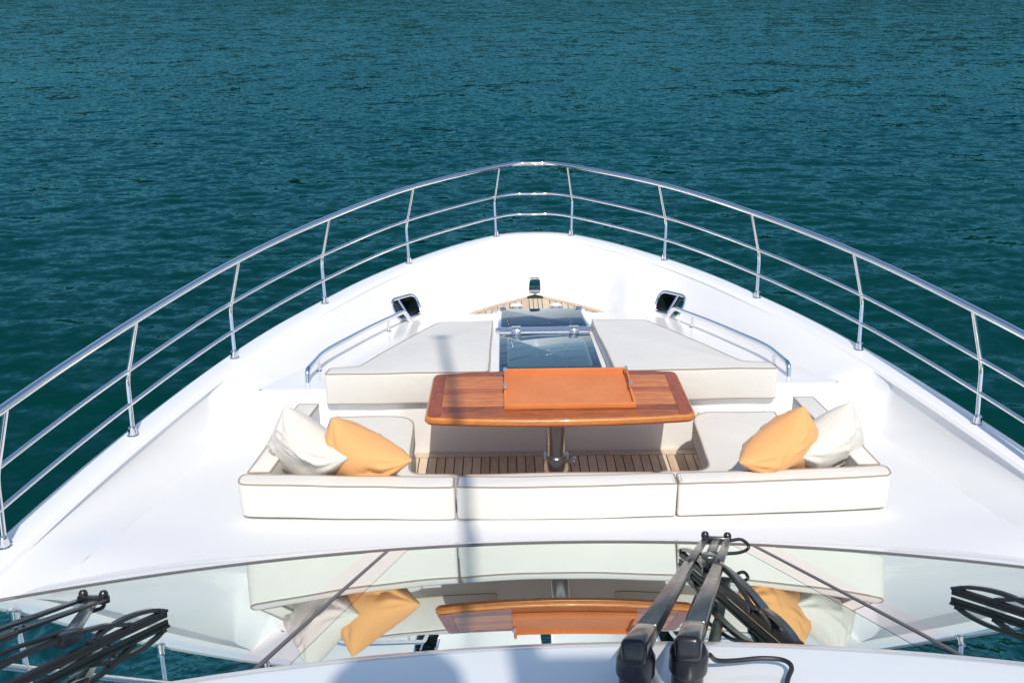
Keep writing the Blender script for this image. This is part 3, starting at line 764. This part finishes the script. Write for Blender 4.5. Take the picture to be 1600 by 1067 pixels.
pillow('cream checked pillow in the right corner of the sofa', 'cream_linen', (1.315, 4.35, .588), .232, .115, R(-29), R(38), R(8), 9, g, [(-.3, -.3, .02, .08)])

# ------------------------------------------------------------------ table
TX, TY, TZ = .022, 4.975, .68
tb = thing('table', 'varnished mahogany table with rounded corners on a steel pedestal', 'table', (.012, TY, FLOOR))
def tline(hw, yf, yb, bf):
    n = 14; P = []
    for i in range(n+1): x = -hw+2*hw*i/n; P.append((TX+x, yf-bf*(1-(x/hw)**2)))
    for i in range(n+1): x = hw-2*hw*i/n; P.append((TX+x*.985, yb+bf*(1-(x/hw)**2)))
    return P
pl = tline(.712, 4.695, 5.265, .045); rd = [.10]+[0]*13+[.10]+[.10]+[0]*13+[.10]
outl = fillet(pl, rd, 7)
V, F = slab(outl, TZ-.052, TZ-.004, .020, .016, 5); core = obj('table_core', V, F, 'mahogany_edge', tb)
V, F = tube([(p.x, p.y, TZ-.034) for p in inset2(outl, -.0012)], .0022, 6, True); obj('edge_groove', V, F, 'mahogany_dark', core)
# frame around the field of planks
FB = .062
def clip_y(poly, y0, y1):
    return [(b, a) for a, b in clip_poly([(p[1], p[0]) for p in poly], y0, y1)]
inn = [(p.x, p.y) for p in inset2(outl, .012)]
x0f, x1f, y0f, y1f = TX-.712+.085, TX+.712-.085, 4.745, 5.215
fr = clip_poly(inn, TX-2, x0f); plank('frame_strip', fr, TZ-.005, TZ, 'mahogany_dark', tb)
fr = clip_poly(inn, x1f, TX+2); plank('frame_strip', fr, TZ-.005, TZ, 'mahogany_dark', tb)
mid = clip_poly(inn, x0f+.0015, x1f-.0015)
plank('frame_strip', clip_y(mid, 0, y0f), TZ-.005, TZ, 'mahogany', tb)
plank('frame_strip', clip_y(mid, y1f, 9), TZ-.005, TZ, 'mahogany', tb)
n = 6
for i in range(n):
    a = y0f+(y1f-y0f)*i/n; b = y0f+(y1f-y0f)*(i+1)/n
    plank('plank', clip_y(mid, a+.001, b-.001), TZ-.005, TZ-.0004, 'mahogany', tb)
PX, PY = .012, 4.90
ped = [('column', [(.056, .30), (.056, .63)], 'chrome_dull'), ('collar', [(.070, .26), (.073, .27), (.073, .335), (.069, .345), (.060, .347)], 'chrome_dull'),
       ('outer_tube', [(.068, .095), (.068, .27)], 'chrome_dull'), ('foot', [(.15, .081), (.15, .090), (.13, .098), (.06, .104)], 'chrome')]
for nm, prf, mt in ped:
    V, F = lathe(prf, 32, (PX, PY, 0)); obj(nm, V, F, mt, tb)
V, F = tube([(PX+.065, PY-.02, .315), (PX+.098, PY-.03, .315)], .009, 10); cl_ = obj('clamp_screw', V, F, 'chrome', tb)
V, F = box(PX+.094, PX+.108, PY-.048, PY-.014, .292, .338); k_ = obj('clamp_lever', V, F, 'chrome', tb); bevel_obj(k_, .004, 2)
V, F = lathe([(.10, .62), (.12, .629)], 24, (PX, PY, 0)); obj('top_flange', V, F, 'chrome_dull', tb)

# ------------------------------------------------------------------ tray
tr = thing('serving_tray', 'rectangular orange ribbed leather tray with metal-ended handles on the table', 'tray', (.078, 5.01, TZ))
tx0, tx1, ty0, ty1 = -.272, .428, 4.775, 5.255
V, F = box(tx0+.004, tx1-.004, ty0+.004, ty1-.004, TZ+.001, TZ+.010); obj('base_panel', V, F, 'orange_leather', tr)
RH = .032
for nm, b in (('rim', (tx0, tx1, ty0, ty0+.014)), ('rim', (tx0, tx1, ty1-.014, ty1)), ('rim', (tx0, tx0+.014, ty0+.014, ty1-.014)), ('rim', (tx1-.014, tx1, ty0+.014, ty1-.014))):
    V, F = box(*b, TZ+.0008, TZ+RH); o = obj(nm, V, F, 'orange_leather', tr); bevel_obj(o, .002, 2)
for x in (tx0+.007, tx1-.007):
    yc = 5.075
    V, F = tube(bent([(x, yc-.115, TZ+RH-.002), (x, yc-.11, TZ+RH+.022), (x, yc+.11, TZ+RH+.022), (x, yc+.115, TZ+RH-.002)], .02, 5), .0065, 10); h_ = obj('handle', V, F, 'orange_leather', tr)
    for y in (yc-.108, yc+.108):
        V, F = tube([(x, y-.020, TZ+RH+.021), (x, y+.020, TZ+RH+.021)], .0095, 12); obj('handle_end', V, F, 'chrome', h_)
        V, F = lathe([(.009, 0), (.009, .014), (.006, .018)], 12, (x, y, TZ+RH-.001)); obj('handle_post', V, F, 'chrome', h_)

# ------------------------------------------------------------------ wipers
def bar(a, b, w0, w1, h0, h1, up, n=1):
    """tapered rectangular bar from a to b"""
    a, b, up = Vector(a), Vector(b), Vector(up); t = (b-a).normalized(); s = t.cross(up).normalized(); q = s.cross(t)
    V = []
    for p, w_, h in ((a, w0, h0), (b, w1, h1)):
        V += [p-s*w_/2-q*h/2, p+s*w_/2-q*h/2, p+s*w_/2+q*h/2, p-s*w_/2+q*h/2]
    return V, [(3, 2, 1, 0), (4, 5, 6, 7), (0, 1, 5, 4), (1, 2, 6, 5), (2, 3, 7, 6), (3, 0, 4, 7)]
def wiper(label, piv, ends, b0, b1, mid_t, hose=True, material='black_paint'):
    """piv: two pivots, ends: two arm tips, b0-b1: blade on the glass (x, t)"""
    up = Vector((0, .36, .93)); wt = thing('windscreen_wiper', label, 'wiper', piv[0], 'windscreen wipers')
    for p, e in zip(piv, ends):
        p, e = Vector(p), Vector(e); d = (e-p).normalized()
        V, F = bar(p+d*.15, p+d*.10+(e-p-d*.10)*.62, .048, .034, .034, .022, up); a_ = obj('arm', V, F, material, wt); bevel_obj(a_, .006, 2)
        k1 = p+d*.10+(e-p-d*.10)*.61
        V, F = bar(k1+up*.004, e, .032, .026, .012, .010, up); o = obj('arm_tip', V, F, 'black_paint', a_); bevel_obj(o, .003, 2)
        for q in (.02, .05):
            V, F = lathe([(.0055, 0), (.0055, .004), (.003, .006)], 10, k1+d*q+up*.0085, up); obj('rivet', V, F, 'black_plastic', a_)
        V, F = bar(p-d*.06, p+d*.14, .054, .050, .054, .042, up); c_ = obj('arm_head', V, F, 'black_plastic', wt); bevel_obj(c_, .014, 4)
        zr = p.z-.03
        V, F = lathe([(.034, -.16), (.034, -.06), (.041, -.05), (.041, -.01), (.034, .004)], 20, p-Vector((0, 0, .01))-d*.012); obj('pivot_boot', V, F, 'black_plastic', wt)
        V, F = lathe([(.013, 0), (.015, .006), (.015, .018), (.010, .026), (.004, .028)], 14, e+up*.004, up); obj('tip_nut', V, F, 'black_plastic', a_)
    e0, e1 = Vector(ends[0]), Vector(ends[1]); dd = (e1-e0).normalized()
    V, F = bar(e0-dd*.012, e1+dd*.012, .035, .035, .026, .026, up); o = obj('bracket', V, F, 'black_plastic', wt); bevel_obj(o, .005, 2)
    A, B = Vector(G(b0[0], b0[1], .028)), Vector(G(b1[0], b1[1], .028))
    def on(s, h):
        x = b0[0]+(b1[0]-b0[0])*s; t = b0[1]+(b1[1]-b0[1])*s; return Vector(G(x, t, h))
    side = (B-A).normalized().cross(up).normalized()
    mb = MB()
    N = 14
    for off_, hw, h0, h1 in ((0, .004, .004, .022), (0, .009, .022, .030)):
        V = []; F = []
        for i in range(N+1):
            s = i/N; V += [on(s, h0)-side*hw, on(s, h0)+side*hw, on(s, h1)+side*hw, on(s, h1)-side*hw]
        for i in range(N):
            for k in range(4): F.append((i*4+k, i*4+(k+1) % 4, (i+1)*4+(k+1) % 4, (i+1)*4+k))
        F += [(3, 2, 1, 0), (N*4, N*4+1, N*4+2, N*4+3)]; mb.add(V, F)
    blade = mb.build('blade', 'black_rubber', wt)
    # arched yokes: one main, two small ones
    def yoke(s0, s1, h, w_, name, par):
        P = []; N = 10
        for i in range(N+1):
            q = i/N; P.append(on(s0+(s1-s0)*q, .034+h*math.sin(math.pi*q)**.7))
        V = []; F = []
        for p in P: V += [p-side*w_/2-up*.006, p+side*w_/2-up*.006, p+side*w_/2+up*.007, p-side*w_/2+up*.007]
        for i in range(N):
            for k in range(4): F.append((i*4+k, i*4+(k+1) % 4, (i+1)*4+(k+1) % 4, (i+1)*4+k))
        F += [(3, 2, 1, 0), (N*4, N*4+1, N*4+2, N*4+3)]
        return obj(name, V, F, material, par)
    yk = yoke(.16, .84, .050, .022, 'main_yoke', wt)
    yoke(.03, .30, .022, .017, 'end_yoke', yk); yoke(.70, .97, .022, .017, 'end_yoke', yk)
    for s in (.03, .16, .30, .70, .84, .97):
        c_ = on(s, .030); V, F = bar(c_-side*.013, c_+side*.013, .020, .020, .018, .018, up); o = obj('claw', V, F, 'black_plastic', yk)
    # link from the bracket down to the middle of the blade
    mc = (e0+e1)/2; bm_ = on(mid_t, .075)
    V, F = bar(mc-up*.005, bm_, .030, .034, .022, .030, up if (mc-bm_).normalized().cross(up).length > .2 else Vector((0, 1, 0))); o = obj('link', V, F, 'black_plastic', wt); bevel_obj(o, .005, 2)
    V, F = bar(on(mid_t-.035, .074), on(mid_t+.035, .074), .045, .045, .040, .040, up); o = obj('blade_clip', V, F, 'black_plastic', wt); bevel_obj(o, .006, 2)
    if hose:                                       # washer hose along the arm, then looping to the blade
        V, F = tube(cr([e1+Vector((.01, 0, .0)), e1+Vector((.055, .005, .0)), e1+Vector((.075, -.03, -.01)), e1+Vector((.03, -.06, -.015)), on(mid_t, .09)+side*.02, on(mid_t+.22, .10)+side*.022, on(mid_t+.42, .05)+side*.02], 8), .0065, 8)
        obj('washer_hose', V, F, 'black_rubber', wt)
    return wt
def gx(x, t, h): return tuple(G(x, t, h))
wiper('black twin-arm wiper standing in the middle of the windscreen', [(.005, 1.69, 1.60), (.118, 1.705, 1.595)], [gx(.490, .205, .075), gx(.572, .21, .075)], (.40, .19), (.45, .95), .33)
wiper('black twin-arm wiper at the far left of the windscreen', [(-1.85, 1.66, 1.44), (-1.95, 1.63, 1.44)], [gx(-1.58, .42, .085), gx(-1.67, .38, .085)], (-1.38, .44), (-1.74, 1.0), .38)
wiper('black twin-arm wiper at the far right of the windscreen', [(1.80, 1.66, 1.44), (1.90, 1.63, 1.44)], [gx(1.52, .42, .085), gx(1.60, .38, .085)], (1.235, .405), (1.68, .96), .42, hose=False)
# loose washer hose on the roof beside the centre wiper
hose = obj('washer_hose', *tube(cr([(.17, 1.74, 1.535), (.195, 1.77, 1.495), (.24, 1.785, 1.482), (.30, 1.795, 1.479), (.345, 1.785, 1.481), (.355, 1.755, 1.486), (.33, 1.70, 1.495), (.30, 1.60, 1.515)], 8), .0055, 8), 'black_rubber')
tag(hose, 'loose black washer hose looping over the white roof beside the centre wiper', 'hose')
